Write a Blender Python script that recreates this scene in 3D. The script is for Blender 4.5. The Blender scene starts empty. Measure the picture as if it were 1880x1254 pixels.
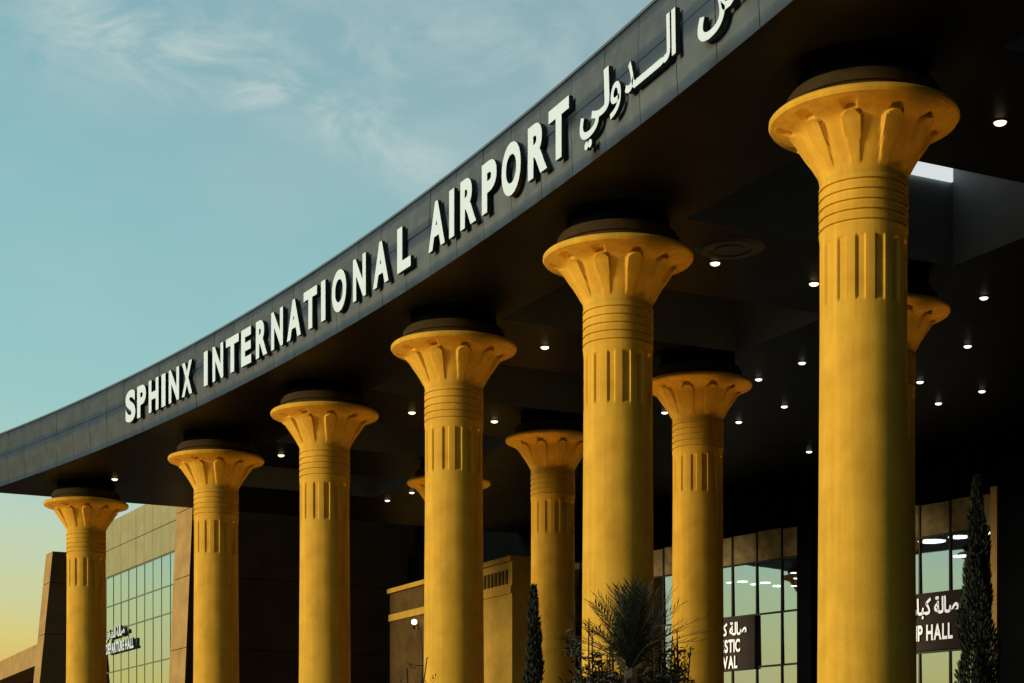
import bpy, bmesh, math, random
from mathutils import Vector, Matrix
random.seed(7)
S = bpy.context.scene
C = S.collection
R = math.radians

# ------------------------------------------------------------------ camera
cam = bpy.data.objects.new('camera', bpy.data.cameras.new('camera')); C.objects.link(cam)
cam.location = (0, 0, 1.6); cam.rotation_euler = (R(90), 0, 0)
cam.data.sensor_width = 36; cam.data.lens = 63.19; cam.data.shift_y = 0.4564
cam.data.clip_start = 0.1; cam.data.clip_end = 6000
S.camera = cam
S.view_settings.view_transform = 'Standard'; S.view_settings.look = 'None'
S.view_settings.exposure = 0; S.view_settings.gamma = 1
S.cycles.max_bounces = 7

# ------------------------------------------------------------------ sky: dusk gradient by elevation with thin cloud
def srgb(r, g, b):
    f = lambda c: c/12.92 if c <= .04045 else ((c+.055)/1.055)**2.4
    return (f(r/255), f(g/255), f(b/255), 1)
W = bpy.data.worlds.new('World'); S.world = W; W.use_nodes = True
wn, wl = W.node_tree.nodes, W.node_tree.links
wn.clear()
def wmath(op, a, b=None, c=None):
    n = wn.new('ShaderNodeMath'); n.operation = op
    for i, v in enumerate((a, b, c)):
        if v is None: continue
        if isinstance(v, (int, float)): n.inputs[i].default_value = v
        else: wl.new(v, n.inputs[i])
    return n.outputs[0]
def wdot(vec, d):
    n = wn.new('ShaderNodeVectorMath'); n.operation = 'DOT_PRODUCT'; wl.new(vec, n.inputs[0]); n.inputs[1].default_value = d
    return n.outputs['Value']
def wmix(f, a, b):
    n = wn.new('ShaderNodeMix'); n.data_type = 'RGBA'
    for s, v in ((n.inputs[0], f), (n.inputs[6], a), (n.inputs[7], b)):
        if isinstance(v, (int, float, tuple)): s.default_value = v
        else: wl.new(v, s)
    return n.outputs[2]
tc = wn.new('ShaderNodeTexCoord'); D = tc.outputs['Generated']
sx = wn.new('ShaderNodeSeparateXYZ'); wl.new(D, sx.inputs[0])
# the yellow afterglow hugs the horizon more closely away from the sunset point
lift = wmath('MULTIPLY', wmath('MAXIMUM', wmath('MULTIPLY_ADD', sx.outputs['X'], -1.0, -.28), 0), R(3.5))
elev = wmath('DIVIDE', wmath('ADD', wmath('ARCSINE', sx.outputs['Z']), lift), R(90))
rp = wn.new('ShaderNodeValToRGB'); wl.new(elev, rp.inputs[0])
E = rp.color_ramp; E.elements.remove(E.elements[1])
stops = [(0.0, (206, 156, 84)), (4.0, (220, 182, 98)), (5.4, (217, 203, 126)), (6.9, (206, 209, 152)), (8.3, (196, 212, 172)), (9.8, (176, 208, 196)),
         (12.5, (154, 200, 199)), (18, (141, 190, 194)), (24, (132, 177, 186)), (40, (112, 160, 176)), (90, (84, 128, 152))]
E.elements[0].position = 0; E.elements[0].color = srgb(*stops[0][1])
for d, c in stops[1:]:
    e = E.elements.new(d/90); e.color = srgb(*c)
# greyer towards the right hand upper sky
gr = wmath('MULTIPLY', wmath('SMOOTH_MIN', 1.0, wmath('MAXIMUM', wmath('MULTIPLY_ADD', sx.outputs['X'], 2.2, 0.55), 0), .1), wmath('MINIMUM', wmath('MAXIMUM', wmath('MULTIPLY_ADD', sx.outputs['Z'], 6.0, -1.2), 0), 1))
base = wmix(wmath('MULTIPLY', gr, .8), rp.outputs[0], srgb(150, 170, 178))
mp = wn.new('ShaderNodeMapping'); wl.new(D, mp.inputs[0]); mp.inputs['Scale'].default_value = (9, 9, 17); mp.inputs['Rotation'].default_value = (0, R(-24), 0)
nz = wn.new('ShaderNodeTexNoise'); wl.new(mp.outputs[0], nz.inputs[0]); nz.inputs['Scale'].default_value = 2.0; nz.inputs['Detail'].default_value = 9; nz.inputs['Roughness'].default_value = .62; nz.inputs['Distortion'].default_value = .6
nz2 = wn.new('ShaderNodeTexNoise'); wl.new(mp.outputs[0], nz2.inputs[0]); nz2.inputs['Scale'].default_value = .55; nz2.inputs['Detail'].default_value = 3
def cr(v, a, b):
    n = wn.new('ShaderNodeMapRange'); n.interpolation_type = 'SMOOTHSTEP'; wl.new(v, n.inputs[0]); n.inputs[1].default_value = a; n.inputs[2].default_value = b
    return n.outputs[0]
def skydir(px, py): return Vector(((px-940)/3300, 1, (1485-py)/3300)).normalized()
def streak(p, q, w, half):
    a, b = skydir(*p), skydir(*q)
    n = a.cross(b).normalized(); m = (a+b).normalized()
    warp = wmath('MULTIPLY_ADD', nz2.outputs[0], .05, -.025)
    d = wmath('DIVIDE', wmath('ADD', wdot(D, n), warp), w)
    g = wmath('EXPONENT', wmath('MULTIPLY', wmath('MULTIPLY', d, d), -1))
    return wmath('MULTIPLY', g, cr(wdot(D, m), math.cos(half), math.cos(half*.35)))
st = wmath('ADD', streak((180, 0), (860, 330), .017, .16), wmath('MULTIPLY', streak((0, 40), (1150, 80), .030, .2), .7))
cl = wmath('MULTIPLY', cr(nz.outputs[0], .34, .70), wmath('MULTIPLY', st, .95))
wisp = wmath('MULTIPLY', cr(nz2.outputs[0], .40, .70), .30)
col = wmix(wmath('MINIMUM', wmath('ADD', cl, wisp), .8), base, srgb(184, 203, 203))
# the half of the sky away from the sunset is darker
fall = wn.new('ShaderNodeMapRange'); fall.interpolation_type = 'SMOOTHSTEP'; wl.new(wdot(D, (-.8, .6, 0)), fall.inputs[0])
fall.inputs[1].default_value = -.75; fall.inputs[2].default_value = .35; fall.inputs[3].default_value = .11; fall.inputs[4].default_value = 1.0
bg = wn.new('ShaderNodeBackground'); wl.new(col, bg.inputs[0]); wl.new(fall.outputs[0], bg.inputs[1])
wo = wn.new('ShaderNodeOutputWorld'); wl.new(bg.outputs[0], wo.inputs[0])

# ------------------------------------------------------------------ sun: last warm light from the left
sun = bpy.data.objects.new('sun', bpy.data.lights.new('sun', 'SUN')); C.objects.link(sun)
sun.data.energy = 2.9; sun.data.angle = R(12); sun.data.color = (1, .82, .54)
SUN_DIR = Vector((-.94, -.34, math.tan(R(8)))).normalized()
sun.rotation_euler = SUN_DIR.to_track_quat('Z', 'Y').to_euler()

# ------------------------------------------------------------------ plan coordinates of the curved building
T = Vector((-.454, .891, 0)); N = Vector((.891, .454, 0))      # along the colonnade / towards the building
def pt(a, b, z=0): return T*a + N*b + Vector((0, 0, z))
def bf(a): return -.0036664*a*a + .27005*a + 11.3205           # front edge of the canopy
EYE = 1.6; SOF = EYE + 11.7; FH = 1.90

# ------------------------------------------------------------------ materials
def mat(name, col, rough=.6, metal=0, var=0, scale=3, bump=0, bscale=20, spec=.5, col2=None, emit=None, estr=0, streak=0):
    m = bpy.data.materials.new(name); m.use_nodes = True
    n, l = m.node_tree.nodes, m.node_tree.links
    p = n['Principled BSDF']
    p.inputs['Base Color'].default_value = (*col, 1); p.inputs['Roughness'].default_value = rough
    p.inputs['Metallic'].default_value = metal; p.inputs['Specular IOR Level'].default_value = spec
    if emit:
        p.inputs['Emission Color'].default_value = (*emit, 1); p.inputs['Emission Strength'].default_value = estr
    t = n.new('ShaderNodeTexCoord')
    if var:
        z = n.new('ShaderNodeTexNoise'); z.inputs['Scale'].default_value = scale; z.inputs['Detail'].default_value = 8; z.inputs['Roughness'].default_value = .6
        l.new(t.outputs['Object'], z.inputs[0])
        r = n.new('ShaderNodeValToRGB'); l.new(z.outputs[0], r.inputs[0])
        c2 = col2 or tuple(c*(1-var) for c in col)
        r.color_ramp.elements[0].position = .32; r.color_ramp.elements[0].color = (*c2, 1)
        r.color_ramp.elements[1].position = .66; r.color_ramp.elements[1].color = (*[min(1, c*(1+var*.5)) for c in col], 1)
        out = r.outputs[0]
        if streak:                                                   # faint vertical weathering
            mp = n.new('ShaderNodeMapping'); mp.inputs['Scale'].default_value = (5, 5, .22); l.new(t.outputs['Object'], mp.inputs[0])
            zs = n.new('ShaderNodeTexNoise'); zs.inputs['Scale'].default_value = 1.6; zs.inputs['Detail'].default_value = 5; l.new(mp.outputs[0], zs.inputs[0])
            mr = n.new('ShaderNodeMapRange'); l.new(zs.outputs[0], mr.inputs[0]); mr.inputs[1].default_value = .35; mr.inputs[2].default_value = .7; mr.inputs[3].default_value = 1-streak; mr.inputs[4].default_value = 1.04
            mx = n.new('ShaderNodeMix'); mx.data_type = 'RGBA'; mx.blend_type = 'MULTIPLY'; mx.inputs[0].default_value = 1
            cb = n.new('ShaderNodeCombineColor'); [l.new(mr.outputs[0], cb.inputs[i]) for i in range(3)]
            l.new(out, mx.inputs[6]); l.new(cb.outputs[0], mx.inputs[7]); out = mx.outputs[2]
        l.new(out, p.inputs['Base Color'])
        rr = n.new('ShaderNodeMapRange'); l.new(z.outputs[0], rr.inputs[0]); rr.inputs[3].default_value = rough-.07; rr.inputs[4].default_value = rough+.07
        l.new(rr.outputs[0], p.inputs['Roughness'])
    if bump:
        z = n.new('ShaderNodeTexNoise'); z.inputs['Scale'].default_value = bscale; z.inputs['Detail'].default_value = 6
        l.new(t.outputs['Object'], z.inputs[0])
        b = n.new('ShaderNodeBump'); b.inputs['Strength'].default_value = bump; b.inputs['Distance'].default_value = .03
        l.new(z.outputs[0], b.inputs['Height']); l.new(b.outputs[0], p.inputs['Normal'])
    return m
M = {}
M['stone'] = mat('ochre_column_render', (.78, .455, .046), .75, var=.13, scale=1.7, bump=.16, bscale=38, spec=.15, col2=(.68, .375, .034), streak=.13)
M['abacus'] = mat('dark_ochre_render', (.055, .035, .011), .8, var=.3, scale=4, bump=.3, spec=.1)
M['fascia'] = mat('grey_aluminium_panel', (.185, .196, .194), .36, metal=.72, var=.12, scale=2.2, bump=.03, bscale=3)
M['joint'] = mat('panel_joint_dark', (.012, .013, .014), .8)
M['soffit'] = mat('black_soffit_panel', (.0075, .0075, .0065), .45, var=.25, scale=.6, spec=.12)
_m = M['soffit']; _n, _l = _m.node_tree.nodes, _m.node_tree.links   # panel seams in the soffit
_t = _n.new('ShaderNodeTexCoord'); _p = _n.new('ShaderNodeMapping'); _p.inputs['Rotation'].default_value = (0, 0, R(27)); _l.new(_t.outputs['Object'], _p.inputs[0])
_b = _n.new('ShaderNodeTexBrick'); _b.offset = 0; _l.new(_p.outputs[0], _b.inputs[0]); _b.inputs['Scale'].default_value = 1; _b.inputs['Brick Width'].default_value = 1.5; _b.inputs['Row Height'].default_value = 3.0
_b.inputs['Mortar Size'].default_value = .02; _b.inputs['Color1'].default_value = (.0056, .0066, .0072, 1); _b.inputs['Color2'].default_value = (.0040, .0048, .0053, 1); _b.inputs['Mortar'].default_value = (.001, .001, .001, 1)
_l.new(_b.outputs[0], _n['Principled BSDF'].inputs['Base Color'])
M['coffer'] = mat('coffer_lining_grey', (.22, .245, .25), .5, var=.2, scale=.5, spec=.3)
M['letter'] = mat('white_letter_face', (.74, .88, .98), .45)
M['return'] = mat('letter_return_dark', (.02, .03, .032), .5)
M['roofing'] = mat('roofing_membrane', (.2, .2, .19), .9, var=.2)
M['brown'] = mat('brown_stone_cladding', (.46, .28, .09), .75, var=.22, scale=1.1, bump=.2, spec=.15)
M['dkbrown'] = mat('brown_wall_and_flank_shade', (.062, .036, .018), .75, var=.3, scale=.8, spec=.15)  # dark brown walls; also paints the shade on the pylon flanks
M['beige'] = mat('beige_panel', (.36, .33, .16), .7, var=.12, scale=1.3, spec=.2)
M['band'] = mat('tan_spandrel_panel', (.48, .36, .16), .6, var=.45, scale=2.6, spec=.2)
M['portal'] = mat('yellow_portal_stone', (.55, .32, .045), .7, var=.22, scale=1.2, bump=.2, spec=.15)
M['portaldark'] = mat('dark_portal_brown', (.10, .055, .014), .7, var=.35, scale=1.3, spec=.15)  # darker brown for the left jamb and frieze
M['interior'] = mat('interior_wall', (.30, .33, .33), .8, var=.3, scale=.5)
M['hallframe'] = mat('hall_frame', (.15, .16, .10), .5)
M['mullion'] = mat('dark_bronze_frame', (.03, .032, .03), .4, metal=.6)
M['black'] = mat('black_cladding', (.004, .005, .006), .5, var=.2, scale=1, spec=.0)
M['signbrown'] = mat('brown_sign_panel', (.030, .014, .008), .7, var=.2)
M['asphalt'] = mat('asphalt', (.04, .04, .042), .9, var=.3, scale=2, bump=.3)
M['paving'] = mat('dark_stone_paving', (.045, .042, .036), .7, var=.25, scale=1.5)
M['leaf'] = mat('dark_green_leaf', (.014, .024, .014), .6, var=.5, scale=3)
M['leaf2'] = mat('olive_leaf', (.05, .055, .022), .55, var=.5, scale=5)
M['bark'] = mat('bark', (.045, .032, .022), .9, var=.3, scale=9, bump=.5)
M['lamp'] = mat('warm_lamp_lens', (1, .9, .7), .5, emit=(1, .77, .42), estr=3.0)
M['lampcool'] = mat('cool_lamp_lens', (1, 1, 1), .5, emit=(.92, 1, .98), estr=3.2)
M['lampdim'] = mat('small_lamp_lens', (1, 1, 1), .5, emit=(1, .95, .82), estr=2.2)
M['trim'] = mat('lamp_trim', (.05, .05, .05), .4, metal=.7)
M['skylight'] = mat('frosted_skylight', (.8, .8, .8), .5, emit=(.66, .72, .72), estr=1.0)
M['litletter'] = mat('white_backlit_letter', (.85, .85, .8), .5, emit=(1, .97, .90), estr=.55)
def glassmat(name, tint, tr):
    m = bpy.data.materials.new(name); m.use_nodes = True
    n, l = m.node_tree.nodes, m.node_tree.links; n.remove(n['Principled BSDF'])
    g = n.new('ShaderNodeBsdfGlossy'); g.inputs[0].default_value = (*tint, 1); g.inputs['Roughness'].default_value = .015
    t = n.new('ShaderNodeBsdfTransparent'); t.inputs[0].default_value = (.75, .85, .82, 1)
    x = n.new('ShaderNodeMixShader'); x.inputs[0].default_value = tr
    tc = n.new('ShaderNodeTexCoord'); z = n.new('ShaderNodeTexNoise'); z.inputs['Scale'].default_value = .7
    l.new(tc.outputs['Object'], z.inputs[0]); b = n.new('ShaderNodeBump'); b.inputs['Strength'].default_value = .05; b.inputs['Distance'].default_value = .02
    l.new(z.outputs[0], b.inputs['Height']); l.new(b.outputs[0], g.inputs['Normal'])
    l.new(g.outputs[0], x.inputs[1]); l.new(t.outputs[0], x.inputs[2]); l.new(x.outputs[0], n['Material Output'].inputs[0])
    return m
M['glass'] = glassmat('mirror_curtain_glass', (.80, .90, .91), .25)
M['glass2'] = glassmat('reflective_hall_glass', (.78, .84, .74), .06)

# ------------------------------------------------------------------ object helpers
def link(name, me, mats, parent=None, smooth=False):
    o = bpy.data.objects.new(name, me); C.objects.link(o)
    for m in (mats if isinstance(mats, (list, tuple)) else [mats]): me.materials.append(M[m])
    if parent is not None: o.parent = parent
    if smooth:
        for p in me.polygons: p.use_smooth = True
        me.set_sharp_from_angle(angle=R(32))
    return o
def obj(name, bm, mats, parent=None, smooth=False):
    me = bpy.data.meshes.new(name); bmesh.ops.recalc_face_normals(bm, faces=bm.faces); bm.to_mesh(me); bm.free()
    return link(name, me, mats, parent, smooth)
def tag(o, label=None, cat=None, group=None, kind=None):
    for k, v in (('label', label), ('category', cat), ('group', group), ('kind', kind)):
        if v: o[k] = v
    return o
def thing(name, label, cat, loc=(0, 0, 0), group=None, rz=0):
    o = bpy.data.objects.new(name, None); C.objects.link(o); o.location = loc; o.rotation_euler.z = rz
    return tag(o, label, cat, group)
def box(bm, o, ex, ey, ez, mi=0):
    """box from corner o along three edge vectors"""
    v = [bm.verts.new(o + ex*i + ey*j + ez*k) for k in (0, 1) for j in (0, 1) for i in (0, 1)]
    for q in ((0, 2, 3, 1), (4, 5, 7, 6), (0, 1, 5, 4), (2, 6, 7, 3), (0, 4, 6, 2), (1, 3, 7, 5)):
        bm.faces.new([v[i] for i in q]).material_index = mi
def quad(bm, *ps):
    return bm.faces.new([bm.verts.new(Vector(p)) for p in ps])
def lathe(bm, prof, seg=48, disp=None, cap=True):
    rows = []
    for z, r in prof:
        row = []
        for i in range(seg):
            th = 2*math.pi*i/seg; rr, zz = r, z
            if disp: rr, zz = disp(th, z, r)
            row.append(bm.verts.new((rr*math.cos(th), rr*math.sin(th), zz)))
        rows.append(row)
    for a, b in zip(rows, rows[1:]):
        for i in range(seg):
            j = (i+1) % seg; bm.faces.new((a[i], a[j], b[j], b[i]))
    if cap:
        bm.faces.new(rows[0][::-1]); bm.faces.new(rows[-1])
def tube(bm, pts, rad, seg=6):
    rings = []
    for i, p in enumerate(pts):
        d = (pts[min(i+1, len(pts)-1)] - pts[max(i-1, 0)]).normalized()
        u = d.orthogonal().normalized(); w = d.cross(u)
        r = rad[i] if isinstance(rad, (list, tuple)) else rad
        rings.append([bm.verts.new(p + (u*math.cos(2*math.pi*k/seg) + w*math.sin(2*math.pi*k/seg))*r) for k in range(seg)])
    for a, b in zip(rings, rings[1:]):
        for k in range(seg): bm.faces.new((a[k], a[(k+1) % seg], b[(k+1) % seg], b[k]))
    bm.faces.new(rings[0][::-1]); bm.faces.new(rings[-1])
V = Vector; UP = V((0, 0, 1))

# ------------------------------------------------------------------ ground
bm = bmesh.new(); quad(bm, (-3000, -600, 0), (3000, -600, 0), (3000, 5000, 0), (-3000, 5000, 0))
tag(obj('ground', bm, 'asphalt'), kind='structure')
bm = bmesh.new()
box(bm, pt(-10, 14.5, .004), T*95, N*9.2, UP*.12)
tag(obj('pavement', bm, 'paving'), kind='structure')
bm = bmesh.new()
for i in range(5): box(bm, pt(-10, 22.2+.33*i, 0), T*95, N*.34 if i < 4 else N*22, UP*(.15*(i+1)))
tag(obj('terrace', bm, 'paving'), kind='structure')

# ------------------------------------------------------------------ colonnade
RIM = 12.55
def build_column():
    t = thing('column', '', 'column')
    # square plinth and torus foot
    bm = bmesh.new(); box(bm, V((-.98, -.98, 0)), V((1.96, 0, 0)), V((0, 1.96, 0)), V((0, 0, .3)))
    obj('plinth', bm, 'stone', t)
    def sm(x, a, b):
        x = max(0, min(1, (x-a)/(b-a))); return x*x*(3-2*x)
    def flute(th, z, r):
        rel = z-RIM
        ph = (math.degrees(th)/(360/14) + .33) % 1
        e = sm(ph, .0, .09)*(1-sm(ph, .44, .53))                   # recessed panel
        v = sm(rel, -2.98, -2.90)*(1-sm(rel, -1.98, -1.93))
        return r - .042*e*v, z
    prof = [(.30, .86), (.42, .90), (.54, .86), (.58, .765)]
    z = .58
    for k in range(14): prof.append((.62+k*.62, .752-.0045*k))
    top = RIM-2.99
    prof = [p for p in prof if p[0] < top]
    for rel in (-2.99, -2.96, -2.93, -2.90, -2.7, -2.5, -2.3, -2.1, -1.99, -1.965, -1.935, -1.90): prof.append((RIM+rel, .69))
    for rel in (-1.72, -1.56, -1.40, -1.24, -1.08):               # neck rings: grooves between soft rolls
        c = RIM+rel
        prof += [(c-.075, .700), (c-.030, .706), (c-.018, .668), (c+.010, .668), (c+.022, .704), (c+.055, .706)]
    prof += [(RIM-.985, .690)]
    bm = bmesh.new(); lathe(bm, prof, 280, flute)
    obj('shaft', bm, 'stone', t, True)
    def petal(th, z, r):
        rel = z-RIM
        ph = (math.degrees(th)/36 + .58) % 1; x = abs(ph-.5)
        w = .20+.07*sm(rel, -.80, -.35)
        if rel > -.24: w *= max(0, 1-((rel+.24)/.10)**2)**.4 if rel < -.14 else 0
        e = (1-sm(x, w-.05, w)) if w > .02 else 0
        g = .032+.046*sm(rel, -.80, -.22)
        e *= sm(rel, -.86, -.78)
        # shallow scoop in the lip above each leaf
        s = (1-sm(x, .08, .17))*(sm(rel, -.15, -.12)*(1-sm(rel, -.085, -.05)))
        return r + g*e - .05*s, z - .03*e*sm(rel, -.5, -.2) + .035*s
    base = [(-.985, .69), (-.90, .70), (-.80, .72), (-.70, .765), (-.60, .815), (-.52, .86), (-.45, .90), (-.38, .935), (-.32, .965), (-.26, .995), (-.22, 1.02), (-.185, 1.055), (-.16, 1.09), (-.14, 1.13), (-.12, 1.18), (-.10, 1.245), (-.075, 1.31), (-.05, 1.38), (-.03, 1.43), (-.012, 1.48), (.03, 1.505), (.08, 1.50), (.11, 1.47), (.125, 1.40)]
    fine = []
    for (z0, r0), (z1, r1) in zip(base, base[1:]):
        k = 3 if z0 < -.2 else 2
        for i in range(k): fine.append((RIM+z0+(z1-z0)*i/k, r0+(r1-r0)*i/k))
    fine.append((RIM+.125, 1.40))
    bm = bmesh.new(); lathe(bm, fine, 240, petal); obj('capital', bm, 'stone', t, True)
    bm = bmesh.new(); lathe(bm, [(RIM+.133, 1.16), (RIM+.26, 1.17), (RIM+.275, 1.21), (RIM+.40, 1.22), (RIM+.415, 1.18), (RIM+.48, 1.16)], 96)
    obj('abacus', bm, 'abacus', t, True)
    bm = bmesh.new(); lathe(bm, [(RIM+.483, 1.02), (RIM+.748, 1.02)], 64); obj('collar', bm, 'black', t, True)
    return t
def dup(root, loc, scale=1, label=None, group=None):
    r = root.copy(); C.objects.link(r); r.location = loc; r.scale = (scale,)*3
    if label: r['label'] = label
    if group: r['group'] = group
    for ch in list(root.children):
        c = ch.copy(); C.objects.link(c); c.parent = r
        for g in ch.children:
            d = g.copy(); C.objects.link(d); d.parent = c
    return r
row1 = [((5.63, 28.8), 'largest and nearest yellow column of the front row, on the right, standing whole below its capital'),
        ((2.12, 35.95), 'second nearest yellow front column, its foot behind the spiky dark palm'),
        ((-1.39, 43.0), 'yellow front column under the letters NAL, third from the right, in front of the lit portal'),
        ((-5.23, 50.2), 'yellow front column left of the portal, before the dark brown wall, fourth from the right'),
        ((-9.33, 56.7), 'yellow front column whose left edge touches the orange stone pylon, second from the left end'),
        ((-15.42, 65.1), 'smallest front column at the left end, standing against the sky and mirrored hall glass')]
row2 = [((8.28, 39.9), 'rear column mostly hidden behind the largest front column, only its right side showing'),
        ((4.83, 46.75), 'rear column between the two nearest front columns, left of the brown sign panel'),
        ((1.22, 53.7), 'rear column just left of the palm, partly behind the second nearest front column'),
        ((-2.13, 60.7), 'rear column hidden behind a front column, only its orange capital tips showing')]
G1 = 'yellow fluted columns with flared capitals'
proto = build_column(); proto['group'] = G1
cols = []
for i, ((x, y), lab) in enumerate(row1):
    z0 = 0.0
    if i == 0:
        proto.location = (x, y, z0); proto['label'] = lab; o = proto
    else: o = dup(proto, (x, y, z0), 1, lab, G1)
    cols.append((x, y, 0.125, 1))
for (x, y), lab in row2:
    s = .94; dup(proto, (x, y, RIM*(1-s)), s, lab, G1); cols.append((x, y, .76, s))

# ------------------------------------------------------------------ uplights in the paving at each column
def build_uplight():
    t = thing('uplight', '', 'floor lamp')
    bm = bmesh.new(); lathe(bm, [(0, .20), (.05, .20), (.07, .18), (.07, .15), (.05, .145)], 24); obj('housing', bm, 'trim', t)
    bm = bmesh.new(); lathe(bm, [(.051, .14), (.058, .13)], 24); obj('lens', bm, 'lamp', t)
    return t
ul = build_uplight(); first = True
spot = bpy.data.lights.new('uplight_beam', 'SPOT'); spot.energy = 1900; spot.color = (1, .52, .13); spot.spot_size = R(16); spot.spot_blend = .9; spot.shadow_soft_size = .12
spot2 = spot.copy(); spot2.energy = 1200; spot2.spot_size = R(11)
rown = ['nearest front', 'second front', 'third front', 'fourth front', 'fifth front', 'sixth front', 'nearest rear', 'second rear', 'third rear', 'fourth rear']
for i, (x, y, z, s) in enumerate(cols):
    for j, d in enumerate(((-1.55, -1.35), (1.95, -.35))):
        p = V((x+d[0], y+d[1], z+.001))
        lab = 'round floor lamp shining up the %s column from its %s side' % (rown[i], ('near', 'right')[j])
        if first: ul.location = p; ul['label'] = lab; ul['group'] = 'floor lamps at the column feet'; first = False
        else: dup(ul, p, 1, lab, 'floor lamps at the column feet')
        L = bpy.data.objects.new('uplight_beam', (spot, spot2)[j]); C.objects.link(L); L.location = p + V((0, 0, .12))
        L.rotation_euler = (L.location - V((x+d[0]*.5, y+d[1]*.5, RIM-.1))).to_track_quat('Z', 'Y').to_euler()

# ------------------------------------------------------------------ canopy
can = thing('canopy', 'long curved black canopy with grey metal fascia carried by the yellow columns', 'canopy')
A0, A1 = 2.0, 67.9; BB = 47.0
coff = [(7.2, 12.4), (16.6, 21.2), (25.6, 30.2), (34.5, 38.4), (42.3, 46.5), (50.5, 54.5), (58.5, 62.5)]
CB0, CB1, CH = 19.25, 26.05, 2.6
bm = bmesh.new()
al = sorted(set([A0, A1] + [a for c in coff for a in c] + [A0 + (A1-A0)*i/60 for i in range(61)]))
for a, b in zip(al, al[1:]):
    inco = any(c[0]-1e-6 <= a and b <= c[1]+1e-6 for c in coff)
    quad(bm, pt(a, bf(a)+.02, SOF), pt(b, bf(b)+.02, SOF), pt(b, CB0, SOF), pt(a, CB0, SOF))
    if not inco: quad(bm, pt(a, CB0, SOF), pt(b, CB0, SOF), pt(b, CB1, SOF), pt(a, CB1, SOF))
    quad(bm, pt(a, CB1, SOF), pt(b, CB1, SOF), pt(b, BB, SOF), pt(a, BB, SOF))
bmesh.ops.remove_doubles(bm, verts=bm.verts, dist=1e-4)
obj('soffit', bm, 'soffit', can)
# soffit panel joints: thin dark reveals
for c in coff:
    bm = bmesh.new(); a, b = c; z0, z1 = SOF-.0, SOF+CH
    quad(bm, pt(a, CB0, z0), pt(b, CB0, z0), pt(b, CB0, z1), pt(a, CB0, z1))
    quad(bm, pt(a, CB1, z0), pt(b, CB1, z0), pt(b, CB1, z1), pt(a, CB1, z1))
    quad(bm, pt(a, CB0, z0), pt(a, CB1, z0), pt(a, CB1, z1), pt(a, CB0, z1))
    quad(bm, pt(b, CB0, z0), pt(b, CB1, z0), pt(b, CB1, z1), pt(b, CB0, z1))
    quad(bm, pt(a, CB0, z1), pt(b, CB0, z1), pt(b, CB1, z1), pt(a, CB1, z1))
    obj('coffer', bm, 'coffer', can)
bm = bmesh.new()
for a, b in zip(al, al[1:]):
    quad(bm, pt(a, bf(a)+.1, SOF+FH-.05), pt(b, bf(b)+.1, SOF+FH-.05), pt(b, 19, SOF+CH+.15), pt(a, 19, SOF+CH+.15))
    quad(bm, pt(a, 19, SOF+CH+.15), pt(b, 19, SOF+CH+.15), pt(b, BB, SOF+CH+.15), pt(a, BB, SOF+CH+.15))
obj('roof_deck', bm, 'roofing', can)
# fascia: backing plus individual slightly bowed cassettes with open joints
def ftan(a):
    d = (pt(a-.05, bf(a-.05)) - pt(a+.05, bf(a+.05))).normalized()    # towards the camera end (right in the picture)
    return d
def fout(a):
    d = ftan(a); return V((d.y, -d.x, 0)) if V((d.y, -d.x, 0)).dot(N) < 0 else V((-d.y, d.x, 0))
def fbow(v):                                                        # outward bow of the cross-section, v = height above soffit
    t = v/FH
    return -.07*(1-t)**1.6 - .12*max(0, t-.5)**1.25
bm = bmesh.new()
n = 130
for i in range(n):
    a, b = A0+(A1-A0)*i/n, A0+(A1-A0)*(i+1)/n
    vs = [0, .3, .6, .9, 1.2, 1.5, FH-.01]
    for v0, v1 in zip(vs, vs[1:]):
        P = lambda q, v: pt(q, bf(q), SOF+v) + fout(q)*(fbow(v)-.045)
        quad(bm, P(a, v0), P(b, v0), P(b, v1), P(a, v1))
obj('fascia_backing', bm, 'joint', can)
rnd = random.Random(3)
bm = bmesh.new(); a = A0; step = 1.36
while a < A1-.1:
    e = min(a+step, A1)
    for lo, hi in ((.0, 1.10), (1.115, FH)):
        j = [rnd.uniform(-.005, .005) for _ in range(4)]
        vs = [lo+(hi-lo)*k/4 for k in range(5)]
        grid = []
        for k, v in enumerate(vs):
            row = []
            for q, jj in ((a+.009, (j[0], j[1])), (e-.009, (j[2], j[3]))):
                jit = jj[0]*(1-k/4)+jj[1]*k/4
                row.append(bm.verts.new(pt(q, bf(q), SOF+v) + fout(q)*(fbow(v)+jit)))
            grid.append(row)
        for r0, r1 in zip(grid, grid[1:]): bm.faces.new((r0[0], r0[1], r1[1], r1[0])).smooth = True
        # returned edges
        for (p, q) in ((grid[0][0], grid[0][1]), (grid[-1][0], grid[-1][1])):
            qn = fout(a)*.045
            bm.faces.new((p, q, bm.verts.new(q.co-qn), bm.verts.new(p.co-qn)))
        for c in (0, 1):
            qn = fout(a)*.045
            for r0, r1 in zip(grid, grid[1:]): bm.faces.new((r0[c], r1[c], bm.verts.new(r1[c].co-qn), bm.verts.new(r0[c].co-qn)))
    a = e
me = bpy.data.meshes.new('fascia'); bm.to_mesh(me); bm.free(); link('fascia', me, 'fascia', can)
bm = bmesh.new()                                                     # bottom lip and top coping
for i in range(n):
    a, b = A0+(A1-A0)*i/n, A0+(A1-A0)*(i+1)/n
    P = lambda q, v, o: pt(q, bf(q), SOF+v) + fout(q)*o
    o = fbow(FH)
    quad(bm, P(a, FH, o+.02), P(b, FH, o+.02), P(b, FH+.05, o+.02), P(a, FH+.05, o+.02))
    quad(bm, P(a, FH+.05, o+.02), P(b, FH+.05, o+.02), P(b, FH+.05, o-.35), P(a, FH+.05, o-.35))
obj('coping', bm, 'fascia', can)
bm = bmesh.new()
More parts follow.
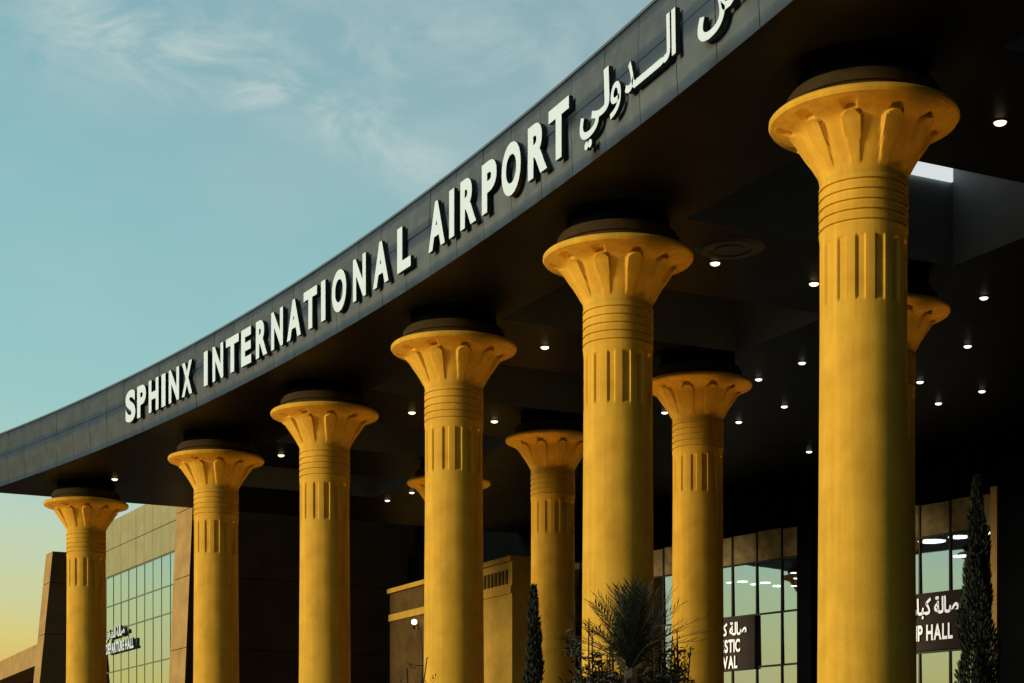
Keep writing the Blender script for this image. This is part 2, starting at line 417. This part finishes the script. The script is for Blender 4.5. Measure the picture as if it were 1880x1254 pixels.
for i in range(n):
    a, b = A0+(A1-A0)*i/n, A0+(A1-A0)*(i+1)/n
    P = lambda q, v, o: pt(q, bf(q), SOF+v) + fout(q)*o
    quad(bm, P(a, -.002, fbow(0)-.004), P(b, -.002, fbow(0)-.004), P(b, -.004, -.20), P(a, -.004, -.20))
obj('drip_edge', bm, 'soffit', can)
bm = bmesh.new(); quad(bm, pt(A1, bf(A1)+.1, SOF), pt(A1, BB, SOF), pt(A1, BB, SOF+CH), pt(A1, bf(A1)+.1, SOF+FH))
obj('end_fascia', bm, 'fascia', can)
# frosted skylight strip inside the nearest bay
bm = bmesh.new(); box(bm, pt(30.12, CB0+3.6, SOF+1.78), T*.06, N*(CB1-CB0-3.66), UP*.60); obj('skylight', bm, 'skylight', can)

# ------------------------------------------------------------------ sign letters
_gc = {}
def glyph(ch, bold=.022):
    k = (ch, bold)
    if k in _gc: return _gc[k]
    c = bpy.data.curves.new('glyph', 'FONT'); c.body = ch; c.offset = bold; c.resolution_u = 5
    o = bpy.data.objects.new('glyph', c); C.objects.link(o); bpy.context.view_layer.update()
    e = o.evaluated_get(bpy.context.evaluated_depsgraph_get()); m = e.to_mesh()
    vs = [tuple(v.co) for v in m.vertices]; fs = [tuple(p.vertices) for p in m.polygons]
    e.to_mesh_clear(); bpy.data.objects.remove(o); bpy.data.curves.remove(c)
    _gc[k] = (vs, fs); return _gc[k]
def solid(bm, vs, fs, f, depth):
    """flat glyph -> solid; f maps (x, y, d) to a point, d from 0 (back) to depth (face). face material 0, returns 1"""
    t = bmesh.new(); tv = [t.verts.new(v) for v in vs]
    for q in fs:
        try: t.faces.new([tv[i] for i in q])
        except ValueError: pass
    bmesh.ops.remove_doubles(t, verts=t.verts, dist=1e-5)
    t.verts.ensure_lookup_table()
    fr = {v: bm.verts.new(f(v.co.x, v.co.y, depth)) for v in t.verts}
    bk = {v: bm.verts.new(f(v.co.x, v.co.y, 0)) for v in t.verts}
    for q in t.faces:
        bm.faces.new([fr[v] for v in q.verts]).material_index = 0
        bm.faces.new([bk[v] for v in reversed(q.verts)]).material_index = 1
    for e in t.edges:
        if len(e.link_faces) == 1:
            a, b = e.verts; bm.faces.new((fr[a], fr[b], bk[b], bk[a])).material_index = 1
    t.free()
def gbox(vs): return min(v[0] for v in vs), max(v[0] for v in vs)
def letter(ch, a0, a1, base, sy, parent, bold=.045, depth=.09, fixw=None):
    vs, fs = glyph(ch, bold); x0, x1 = gbox(vs)
    p0, p1 = pt(a0, bf(a0)), pt(a1, bf(a1)); mid = (a0+a1)/2
    ctr = (p0+p1)/2 + V((0, 0, SOF+base)); w = (p1-p0).length; e = (p1-p0).normalized(); o = fout(mid)
    sxx = w/(x1-x0)
    bm = bmesh.new()
    solid(bm, vs, fs, lambda x, y, d: e*((x-x0)*sxx - w/2) + UP*(y*sy) + o*(.03+d), depth)
    me = bpy.data.meshes.new('letter'); bmesh.ops.recalc_face_normals(bm, faces=bm.faces); bm.to_mesh(me); bm.free()
    q = link('letter', me, ['letter', 'return'], parent); q.location = ctr
    return q
def curve_base(a): return .47
EN = [('S',55.92,55.15),('P',55.01,54.33),('H',54.12,53.37),('I',53.14,52.84),('N',52.59,51.82),('X',51.61,50.85),('I',49.99,49.71),('N',49.36,48.60),('T',48.40,47.50),('E',47.33,46.64),('R',46.31,45.55),('N',45.27,44.49),('A',44.22,43.32),('T',43.13,42.28),('I',42.02,41.75),('O',41.35,40.46),('N',40.05,39.29),('A',38.86,37.97),('L',37.47,36.72),('A',35.75,34.88),('I',34.65,34.39),('R',34.07,33.28),('P',32.99,32.27),('O',32.03,31.13),('R',30.80,29.94),('T',29.87,28.99)]
sg = thing('sign_lettering', 'white raised capitals SPHINX INTERNATIONAL AIRPORT along the grey canopy fascia', 'sign')
for ch, a0, a1 in EN: letter(ch, a0, a1, curve_base(a0), 1.33-.0024*(a0-29), sg)
AR = [('\uFEF2',28.53,27.66),('\uFEDF',27.70,27.32),('\uFEED',27.30,26.87),('\uFEAA',26.71,26.28),('\u0640',26.32,25.22),('\uFEDF',25.26,25.03),('\uFE8D',24.99,24.83),
      ('\uFEB2',24.07,22.20),('\uFEDC',22.22,21.5),('\uFEE8',21.52,21.2),('\uFED4',21.22,20.6)]
sa = thing('sign_lettering', 'white raised Arabic lettering on the fascia, right of the Latin capitals', 'sign')
for ch, a0, a1 in AR: letter(ch, a0, a1, .62, 1.0, sa, bold=.010 if ch == '\uFEED' else .022)

# ------------------------------------------------------------------ ceiling downlights
def build_down(m, r, name='downlight'):
    t = thing(name, '', 'ceiling lamp')
    bm = bmesh.new(); lathe(bm, [(-.012, r*1.0), (-.02, r*1.25), (-.004, r*1.3), (.02, r*1.3)], 24, cap=False); obj('trim', bm, 'trim', t)
    bm = bmesh.new(); lathe(bm, [(-.014-.5*r*math.sin(q), r*math.cos(q)) for q in (1.5, 1.2, .9, .6, .3, 0)], 24); obj('lens', bm, m, t, True)
    return t
DL = 'small round downlights in the black canopy ceiling'
dw = build_down('lamp', .105); dc = build_down('lampdim', .095)
lights = [(0, 8.31, 30.6, 'brightest downlight, just right of the largest capital'),
 (0, 4.35, 38.5, 'warm downlight beside the right rim of the second nearest capital'),
 (0, 6.72, 40.0, 'warm downlight touching the left edge of the largest column shaft'),
 (0, .83, 45.5, 'warm downlight midway between the second and third nearest front capitals'),
 (0, -2.95, 53.0, 'white downlight just left of the third front column neck, above the hidden rear capital'),
 (0, -.53, 54.2, 'white downlight just right of the third front column neck, left of a rear capital'),
 (0, -7.63, 59.4, 'white downlight left of the fourth front column neck'),
 (0, -14.08, 63.7, 'small downlight under the left end of the fascia, right of the smallest capital'),
 (1, 10.79, 41.1, 'upper right white downlight, right of the half hidden rear capital'),
 (1, 11.51, 45.4, 'white downlight right of and below the half hidden rear capital'),
 (1, 7.60, 47.1, 'white downlight left of the largest shaft, highest of the cluster there'),
 (1, 6.71, 48.9, 'white downlight just right of the rear capital beside the brown sign, at rim height'),
 (1, 7.91, 52.2, 'white downlight in the middle of the cluster left of the largest shaft'),
 (1, 6.85, 54.3, 'white downlight beside the neck of the rear column near the brown sign'),
 (1, 4.50, 53.0, 'white downlight tucked under the left rim of the rear capital near the second column'),
 (1, -4.72, 68.1, 'white downlight left of the third front column, low over the portal'),
 (1, -3.70, 66.4, 'white downlight beside the left tip of the hidden rear capital'),
 (1, 13.15, 50.3, 'dim downlight farthest right, above the dark cypress'),
 (1, 11.17, 49.2, 'dim downlight close to the right edge of the rear column shaft'),
 (1, 12.29, 51.8, 'dim downlight between the rear shaft and the rightmost dim one'),
 (1, 9.72, 58.8, 'dim downlight low at the left edge of the largest shaft')]
for k, x, y, lab in lights:
    o = dup((dw, dc)[k], (x, y, SOF-.002), 1, lab, DL)
for t in (dw, dc):
    for ch in list(t.children): bpy.data.objects.remove(ch)
    bpy.data.objects.remove(t)
bm = bmesh.new()
lathe(bm, [(-.05, .05), (-.05, .30), (-.02, .33), (-.02, .42), (-.05, .45), (-.05, .60), (-.02, .64), (.0, .72)], 40)
M['reflection'] = mat('reflection_grey', (.055, .06, .062), .5)  # grey of a disc that paints a pale reflection beside the downlight
vt = obj('ceiling_reflection', bm, 'reflection', None, True); vt.location = (4.55, 37.5, SOF-.002)
tag(vt, 'round grey disc painted as a reflection on the ceiling beside the warm downlight near the second capital', 'reflection')

# ------------------------------------------------------------------ main terminal facade under the canopy (mirror curtain wall)
FN = V((.788, .616, 0)); FT = V((-.616, .788, 0)); FC = 47.2
def fp(s, d=0, z=0): return FN*(FC+d) + FT*s + V((0, 0, z))        # s along the wall, d behind it
def s_of(px):                                                       # where a sight line from the entrance axis meets the wall
    u = (px-940)/3300; P = V((u, 1, 0)); t = FC/P.dot(FN); return (P*t).dot(FT)
term = thing('terminal_building', 'main terminal front of dark framed mirror glass beneath the canopy', 'building')
SR, SL = 34.2-.0, 76.0
s_pil = s_of(1843)
S0, S1 = s_pil-14, 86.0
Zl = [1.0, 2.95, 4.85, 6.75, 8.65, 10.55]                           # transoms (above ground)
ZB, ZT = 10.55, 11.62
mod = 1.24; s_m = s_of(1437)
k0 = math.floor((S0-s_m)/mod); k1 = math.ceil((S1-s_m)/mod)
rnd = random.Random(5)
bm = bmesh.new()
for k in range(k0, k1):
    a, b = s_m+k*mod, s_m+(k+1)*mod
    for z0, z1 in zip(Zl, Zl[1:]):
        j = [rnd.uniform(-.0018, .0018) for _ in range(3)]
        quad(bm, fp(a, j[0], z0), fp(b, j[1], z0), fp(b, j[1]+j[2]-.024, z1), fp(a, j[0]+j[2]-.024, z1))   # panes lean out half a degree
me = bpy.data.meshes.new('glazing'); bm.to_mesh(me); bm.free(); link('glazing', me, 'glass', term)
bm = bmesh.new()
for k in range(k0, k1+1):
    a = s_m+k*mod; box(bm, fp(a-.03, -.07, .75), FT*.06, FN*.14, UP*(ZT-.75))
for z in Zl: box(bm, fp(s_m+k0*mod, -.055, z-.035), FT*((k1-k0)*mod), FN*.11, UP*.07)
obj('mullions', bm, 'mullion', term)
bm = bmesh.new()
for k in range(k0, k1):
    a = s_m+k*mod; box(bm, fp(a+.035, -.02+rnd.uniform(-.004, .004), ZB+.04), FT*(mod-.07), FN*.05, UP*(ZT-ZB-.04+rnd.uniform(-.02, .03)))
obj('spandrel_band', bm, 'band', term)
bm = bmesh.new(); box(bm, fp(S0, .0, ZT), FT*(S1-S0), FN*.3, UP*(SOF-ZT-.003))
box(bm, fp(s_of(1100), .35, 1), FT*40, FN*9, UP*24); obj('upper_wall', bm, 'black', term)
bm = bmesh.new(); box(bm, fp(S0, -.03, .75), FT*(S1-S0), FN*.3, UP*.22); obj('base_course', bm, 'black', term)
# dim hall behind the glass
bm = bmesh.new(); quad(bm, fp(S0, 8, .75), fp(S1, 8, .75), fp(S1, 8, SOF), fp(S0, 8, SOF)); quad(bm, fp(S0, .35, 11.4), fp(S1, .35, 11.4), fp(S1, 8, 11.4), fp(S0, 8, 11.4))
obj('hall_interior', bm, 'interior', term)
# dark upright strip and pilaster
bm = bmesh.new(); a, b = s_of(1507), s_of(1481); box(bm, fp(a, -.5, .75), FT*(b-a), FN*.45, UP*(SOF-.76)); obj('dark_strip', bm, 'black', term)  # black box filling the dark upright strip in the glass front
bm = bmesh.new(); a, b = s_of(1850), s_of(1838)
box(bm, fp(a, -.55, .75), FT*(b-a), FN*.5, UP*(ZT+.1-.75)); obj('pilaster', bm, 'brown', term)
bm = bmesh.new(); box(bm, fp(S0, -.45, .75), FT*(a-S0-.003), FN*.4, UP*(SOF-.76)); obj('dark_wall', bm, 'black', term)
# interior oval ceiling lamps seen through the glass
def interior(px, py, d, w, lab):
    w *= .8
    u = (px-940)/3300; P = V((u, 1, (1485-py)/3300)); t = (FC+d)/V((u, 1, 0)).dot(FN); p = P*t + V((0, 0, EYE))
    o = thing('pendant_lamp', lab, 'lamp', p, 'oval ceiling lamps inside the glazed hall')
    bm = bmesh.new(); lathe(bm, [(0, w), (.05, w*1.02), (.10, w*.9)], 28); obj('shade', bm, 'trim', o)
    bm = bmesh.new(); lathe(bm, [(-.035, w*.93), (-.01, w*.97)], 28); obj('diffuser', bm, 'lampcool2', o)
M['lampcool2'] = mat('cool_diffuser', (1, 1, 1), .5, emit=(.95, 1, .98), estr=7)
for px, py, d, w, lab in [
  (1341, 1069, 5, .22, 'leftmost oval lamp behind the glass above the DOMESTIC ARRIVAL sign'),
  (1363, 1067, 4, .28, 'second oval lamp from the left behind the glass above the DOMESTIC ARRIVAL sign'),
  (1386, 1072, 5, .25, 'oval lamp touching the left side of the middle mullion above the sign'),
  (1405, 1069, 4, .28, 'oval lamp just right of the middle mullion above the sign'),
  (1429, 1075, 5, .30, 'lowest oval lamp, left of the last mullion before the dark strip'),
  (1457, 1051, 6, .17, 'highest small lamp of three beside the dark strip'),
  (1464, 1061, 6, .20, 'middle lamp of three beside the dark strip'),
  (1458, 1075, 6, .17, 'lowest lamp of three beside the dark strip'),
  (1711, 993, 3, .62, 'broad oval lamp behind the large pane above the VIP HALL sign'),
  (1761, 985, 4, .50, 'upper oval lamp between the VIP HALL pane and the cypress'),
  (1766, 1020, 4, .40, 'lower oval lamp between the VIP HALL pane and the cypress'),
  (1810, 978, 4, .34, 'oval lamp right of the cypress top, beside the orange pilaster')]:
    interior(px, py, d, w, lab)

# signs on the facade
def arabic(s): return s[::-1]
def line_of(text, bold=.03):
    out = []; x = 0
    for ch in text:
        if ch == ' ': x += .28; continue
        vs, fs = glyph(ch, bold); a, b = gbox(vs)
        joined = '\uFE70' <= ch <= '\uFEFF' or ch == '\u0640'
        out.append((ch, x - (0 if joined else a)))
        x += (b if joined else (b-a)+.075)
    return out, x
def wall_sign(lab, xr, z0, z1, w, rows):
    """panel with right edge where the wall coordinate is xr; rows: (text, baseline z, em size, gap from right edge, width factor)"""
    e, o = -FT, -FN; origin = fp(xr, -.10)
    t = thing('wall_sign', lab, 'sign', origin)
    bm = bmesh.new(); box(bm, UP*z0 - e*w, e*w, o*.08, UP*(z1-z0)); obj('panel', bm, 'signbrown', t)
    for text, zb, size, gap, hw in rows:
        ln, wt = line_of(text); x0 = -gap - wt*size*hw
        for ch, x in ln:
            vs, fs = glyph(ch, .03); bm = bmesh.new()
            solid(bm, vs, fs, lambda gx, gy, d: e*(x0 + (gx+x)*size*hw) + UP*(zb+gy*size) + o*(.085+d), .05)
            me = bpy.data.meshes.new('letter'); bmesh.ops.recalc_face_normals(bm, faces=bm.faces); bm.to_mesh(me); bm.free()
            link('letter', me, ['litletter', 'return'], t)
    return t
wall_sign('brown sign panel with white Arabic line over DOMESTIC ARRIVAL, right of a rear column', s_of(1392), 6.68, 8.62, 3.3,
          [('\uFEB3\uFEAE\uFEDB \uFE94\uFEDF\uFE8E\uFEBB', 7.98, .62, .36, .68), ('DOMESTIC', 7.36, .64, .66, .58), ('ARRIVAL', 6.77, .62, .80, .58)])
wall_sign('brown sign panel with white Arabic line over VIP HALL, beside the dark cypress', s_of(1772), 6.80, 8.68, 3.6,
          [('\uFEAD \uFEAD\uFE8E\uFE92\uFEDB \uFE94\uFEDF\uFE8E\uFEBB', 7.98, .72, .08, .66), ('VIP HALL', 7.13, .70, .28, .60)])

# ------------------------------------------------------------------ lit stone portal in front of the wall
por = thing('portal', 'tall yellow lit stone portal block behind the third front column', 'portal')
def gp(a, b, z=0): return pt(a, b, z)
pa0 = 62.4; pb = 31.8; pw = 12.1; ph = EYE+9.86-.2
bm = bmesh.new()
box(bm, gp(pa0, pb, .75), T*3.4, N*2.4, UP*(ph-.75)); obj('right_jamb', bm, 'portal', por)
bm = bmesh.new()
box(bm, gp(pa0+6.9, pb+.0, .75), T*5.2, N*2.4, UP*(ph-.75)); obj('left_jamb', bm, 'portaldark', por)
bm = bmesh.new()
box(bm, gp(pa0+3.403, pb+.25, .75), T*3.494, N*2.1, UP*(ph-.95)); obj('infill', bm, 'dkbrown', por)
bm = bmesh.new()
box(bm, gp(pa0-.06, pb-.12, ph+.002), T*(pw+.12), N*2.6, UP*.20)
box(bm, gp(pa0+.0, pb-.07, ph-1.25), T*pw, N*.065, UP*.30)
obj('cornice', bm, 'portal', por)
bm = bmesh.new()
for i in range(9): box(bm, gp(pa0+.35+i*.32, pb-.05, ph-.85), T*.16, N*.045, UP*.55)
obj('frieze', bm, 'portaldark', por)
wlamp = thing('wall_lamp', 'small bright wall lamp on the left part of the yellow portal', 'lamp', gp(pa0+8.95, pb-.2, EYE+8.1))
bm = bmesh.new(); bmesh.ops.create_icosphere(bm, subdivisions=2, radius=.13); obj('globe', bm, 'lamp', wlamp, True)
bm = bmesh.new(); box(bm, V((-.05, -.05, -.3)), V((.1, 0, 0)), V((0, .1, 0)), V((0, 0, .16))); box(bm, V((-.03, -.03, -.14)), N*.28, T*.05, UP*.04); obj('bracket', bm, 'trim', wlamp)

# ------------------------------------------------------------------ side hall on the left with two battered pylons
hall = thing('side_hall', 'glazed side hall at left with beige top panels and battered stone pylons', 'building')
HO = V((-14.8, 80, 0)); HT = V((-.477, .879, 0)); HN = V((.879, .477, 0))
def hp(s, d=0, z=0): return HO + HT*s + HN*d + V((0, 0, z))
HZ = EYE+14.3; GL = [EYE+7.1-1.9*3-1.4, EYE+6.05, EYE+8.35, EYE+10.15, EYE+11.55]
HL = 17.4
rnd = random.Random(9); modh = 1.3
nh = int(HL/modh)
bm = bmesh.new()
gl = [1.0, 3.6, 6.0, 8.4, 10.45, 11.7, 13.15]
for k in range(nh+1):
    a, b = k*modh, (k+1)*modh
    for z0, z1 in zip(gl, gl[1:]):
        j = [rnd.uniform(-.002, .002) for _ in range(3)]
        quad(bm, hp(a, j[0], z0), hp(b, j[1], z0), hp(b, j[1]+j[2], z1), hp(a, j[0]+j[2], z1))
me = bpy.data.meshes.new('glazing'); bm.to_mesh(me); bm.free(); link('glazing', me, 'glass2', hall)
bm = bmesh.new()
for k in range(nh+2): box(bm, hp(k*modh-.012, -.02, 0), HT*.016, HN*.04, UP*13.15)
for z in gl[1:]: box(bm, hp(0, -.025, z-.025), HT*(nh+1)*modh, HN*.05, UP*.05)
obj('mullions', bm, 'hallframe', hall)
bm = bmesh.new()
for z0, z1 in ((13.2, 14.5), (14.53, HZ)):
    for k in range(nh+1): box(bm, hp(k*modh+.012, -.03+rnd.uniform(-.006, .006), z0), HT*(modh-.024), HN*.2, UP*(z1-z0))
obj('top_panels', bm, 'beige', hall)
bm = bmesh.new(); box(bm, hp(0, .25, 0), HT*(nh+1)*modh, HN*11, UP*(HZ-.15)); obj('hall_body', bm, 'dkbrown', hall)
def pylon(s0, thick, depth, H, batter, front):
    """stone blade square to the wall: pale stone end face leaning back, shade painted into the darker flanks"""
    bm = bmesh.new()
    hs = [0, H*.14, H*.33, H*.52, H*.71, H*.89, H]
    for z0, z1 in zip(hs, hs[1:]):
        o0, o1 = -(1-z0/H)*batter-front, -(1-z1/H)*batter-front; z0 += .03
        v = [hp(s0, o0, z0), hp(s0+thick, o0, z0), hp(s0+thick, depth, z0), hp(s0, depth, z0),
             hp(s0, o1, z1), hp(s0+thick, o1, z1), hp(s0+thick, depth, z1), hp(s0, depth, z1)]
        v = [bm.verts.new(q) for q in v]
        for q in ((0, 3, 2, 1), (4, 5, 6, 7), (0, 1, 5, 4), (1, 2, 6, 5), (2, 3, 7, 6), (3, 0, 4, 7)):
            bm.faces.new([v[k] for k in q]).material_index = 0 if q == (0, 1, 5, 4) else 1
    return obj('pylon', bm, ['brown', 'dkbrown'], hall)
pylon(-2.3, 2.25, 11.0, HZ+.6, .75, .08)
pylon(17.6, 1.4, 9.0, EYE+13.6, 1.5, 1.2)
def hall_sign(rows):
    e, o = -HT, -HN; t = thing('wall_sign', 'small white raised Arabic and Latin lettering on the mirror glass of the side hall', 'sign', hp(6.4, -.06))
    for text, zb, size, gap, hw in rows:
        ln, wt = line_of(text); x0 = -gap - wt*size*hw
        for ch, x in ln:
            vs, fs = glyph(ch, .04); bm = bmesh.new()
            solid(bm, vs, fs, lambda gx, gy, d: e*(x0 + (gx+x)*size*hw) + UP*(zb+gy*size) + o*(.02+d), .10)
            me = bpy.data.meshes.new('letter'); bmesh.ops.recalc_face_normals(bm, faces=bm.faces); bm.to_mesh(me); bm.free()
            link('letter', me, ['letter', 'return'], t)
hall_sign([('\uFEAE\uFED4\uFEB4\uFEDF\uFE8D \uFE94\uFEDF\uFE8E\uFEBB', 10.05, .66, 1.5, 1.0), ('DEPARTURE HALL', 9.3, .66, 0, .80)])
# low wing far left
wing = thing('low_wing', 'low brown building with overhanging roof edge at the far left', 'building')
WT = V((-.418, .908, 0)); WN = V((.908, .418, 0)); WO = V((-25.6, 101.9, 0))
def wp(s, d=0, z=0): return WO + WT*s + WN*d + V((0, 0, z))
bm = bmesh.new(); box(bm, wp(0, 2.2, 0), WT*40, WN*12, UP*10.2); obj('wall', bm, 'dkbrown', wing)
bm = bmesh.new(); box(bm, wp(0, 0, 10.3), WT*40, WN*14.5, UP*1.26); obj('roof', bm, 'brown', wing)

# ------------------------------------------------------------------ planting
def leafcard(bm, p, d, L, w, up=None):
    d = d.normalized(); u = d.cross(up or V((random.uniform(-1, 1), random.uniform(-1, 1), random.uniform(-1, 1)))).normalized()
    m = p + d*L*.5
    a, b, c, e = bm.verts.new(p), bm.verts.new(m+u*w/2), bm.verts.new(p+d*L), bm.verts.new(m-u*w/2)
    bm.faces.new((a, b, c, e))
def cypress(x, y, z, H, Rm, n, lab):
    t = thing('cypress_tree', lab, 'tree', (x, y, z))
    bm = bmesh.new(); tube(bm, [V((0, 0, 0)), V((.02, 0, H*.5)), V((0, .02, H*.92))], [.14, .09, .02], 8); obj('trunk', bm, 'bark', t)
    bm = bmesh.new()
    for i in range(n):
        h = random.random()**.8; th = random.uniform(0, 6.283)
        lump = 1+.22*math.sin(th*3+h*19)+.15*math.sin(h*41+th)
        prof = (1-h)**.75*(.55+.45*min(1, h*6))
        r = Rm*prof*lump*(.35+.65*math.sqrt(random.random()))
        p = V((r*math.cos(th), r*math.sin(th), .5+h*(H-.5)))
        leafcard(bm, p, V((math.cos(th)*.6, math.sin(th)*.6, 1.2+random.uniform(-.5, .5))), random.uniform(.08, .22), random.uniform(.025, .06))
    obj('crown', bm, 'leaf', t); return t
cypress(13.2, 51.0, .75, 10.2, .80, 20000, 'dark slender cypress standing before the glass at right, beside the VIP HALL sign')
cypress(.60, 49.5, .75, 6.9, .42, 10000, 'thin dark cypress at the left edge of the rear column left of the palm')
def palm(x, y, z, th_, lab, nf=66):
    t = thing('palm', lab, 'palm', (x, y, z))
    bm = bmesh.new(); pts = [V((.0, 0, th_*i/8)) + V((.03*math.sin(i), .03*math.cos(i*1.3), 0)) for i in range(9)]
    tube(bm, pts, [.19-.005*i for i in range(9)], 10)
    for i in range(70):
        a = random.uniform(0, 6.28); h = random.uniform(.1, th_); p = V((.16*math.cos(a), .16*math.sin(a), h))
        leafcard(bm, p, V((math.cos(a), math.sin(a), 1.4)), .22, .10)
    obj('trunk', bm, 'bark', t)
    bm = bmesh.new()
    for i in range(nf):
        az = i*2.39996+random.uniform(-.2, .2); el = R(89-52*(i/nf)**1.1); L = random.uniform(1.0, 1.4)*(1.0+.15*(i/nf))
        d = V((math.cos(az)*math.cos(el), math.sin(az)*math.cos(el), math.sin(el))); p = V((0, 0, th_)); prev = p; pl = [p.copy()]
        for k in range(7):
            d = (d + V((0, 0, -.07-.05*(i/nf)))).normalized(); p = p + d*L/7; pl.append(p.copy())
        tube(bm, pl, [.014-.0015*k for k in range(8)], 4)
        for k in range(16):
            q = k/15; idx = min(6, int(q*7)); fr = q*7-idx; c = pl[idx].lerp(pl[idx+1], min(1, fr)); dd = (pl[idx+1]-pl[idx]).normalized()
            s = dd.cross(UP).normalized() if abs(dd.z) < .98 else V((1, 0, 0))
            if q < .12: continue
            for sg_ in (-1, 1):
                leafcard(bm, c, dd*1.0 + s*sg_*.75 + UP*random.uniform(-.05, .3), .34*(1-.45*abs(q-.45)), .022, s.cross(dd))
    obj('fronds', bm, 'leaf', t); return t
palm(2.0, 30.2, 0, 3.95, 'dark spiky palm in front of the second nearest column foot')
def shrub(x, y, z, stems, lab, leafm='leaf', n=900, Ls=(.06, .13), seed=1, R0=.9, H=4.4):
    rr = random.Random(seed); t = thing('shrub', lab, 'shrub', (x, y, z))
    bs = bmesh.new(); bl = bmesh.new()
    tips = []
    for i in range(stems):
        az = rr.uniform(0, 6.28); lean = rr.uniform(.15, 1.0)*R0; h = H*rr.uniform(.62, 1.0); pts = []
        for k in range(8):
            q = k/7; pts.append(V((math.cos(az)*lean*q**1.4 + rr.uniform(-.05, .05), math.sin(az)*lean*q**1.4 + rr.uniform(-.05, .05), h*q)))
        tube(bs, pts, [.035*(1-.8*k/7)+.004 for k in range(8)], 5); tips.append(pts)
        for _ in range(5):
            k = rr.randint(3, 6); b0 = pts[k]; dd = V((rr.uniform(-1, 1), rr.uniform(-1, 1), rr.uniform(-.1, .7))).normalized(); bp = [b0+dd*.14*j+V((0, 0, .012*j*j)) for j in range(4)]
            tube(bs, bp, [.012, .009, .006, .003], 4); tips.append(bp)
    for i in range(n):
        pts = rr.choice(tips); k = rr.uniform(.45, 1)*(len(pts)-1); j = min(int(k), len(pts)-2); p = pts[j].lerp(pts[j+1], k-j)
        p = p + V((rr.gauss(0, .05), rr.gauss(0, .05), rr.gauss(0, .05)))
        d = V((rr.uniform(-1, 1), rr.uniform(-1, 1), rr.uniform(-.5, .9)))
        leafcard(bl, p, d, rr.uniform(*Ls), rr.uniform(.02, .045))
    obj('stems', bs, 'bark', t); obj('foliage', bl, leafm, t); return t
shrub(1.5, 30.6, 0, 24, 'leafy dark shrub left of the palm, before the second column', 'leaf', 7000, (.08, .20), seed=2, R0=.50, H=4.85)
shrub(2.62, 30.6, 0, 24, 'leafy dark shrub right of the palm', 'leaf', 7000, (.08, .20), seed=5, R0=.55, H=4.55)
shrub(2.1, 30.9, 0, 26, 'dense dark shrub directly behind the palm trunk', 'leaf', 9000, (.08, .22), seed=8, R0=.6, H=4.55)
shrub(3.05, 31.2, 0, 9, 'sparse twiggy shrub reaching before the rear column beside the brown sign', 'leaf2', 1500, (.07, .16), seed=11, R0=.5, H=4.75)
shrub(-1.95, 36.0, 0, 5, 'thin twiggy sapling at the left edge of the third front column', 'leaf2', 160, (.07, .15), seed=14, R0=.35, H=5.3)
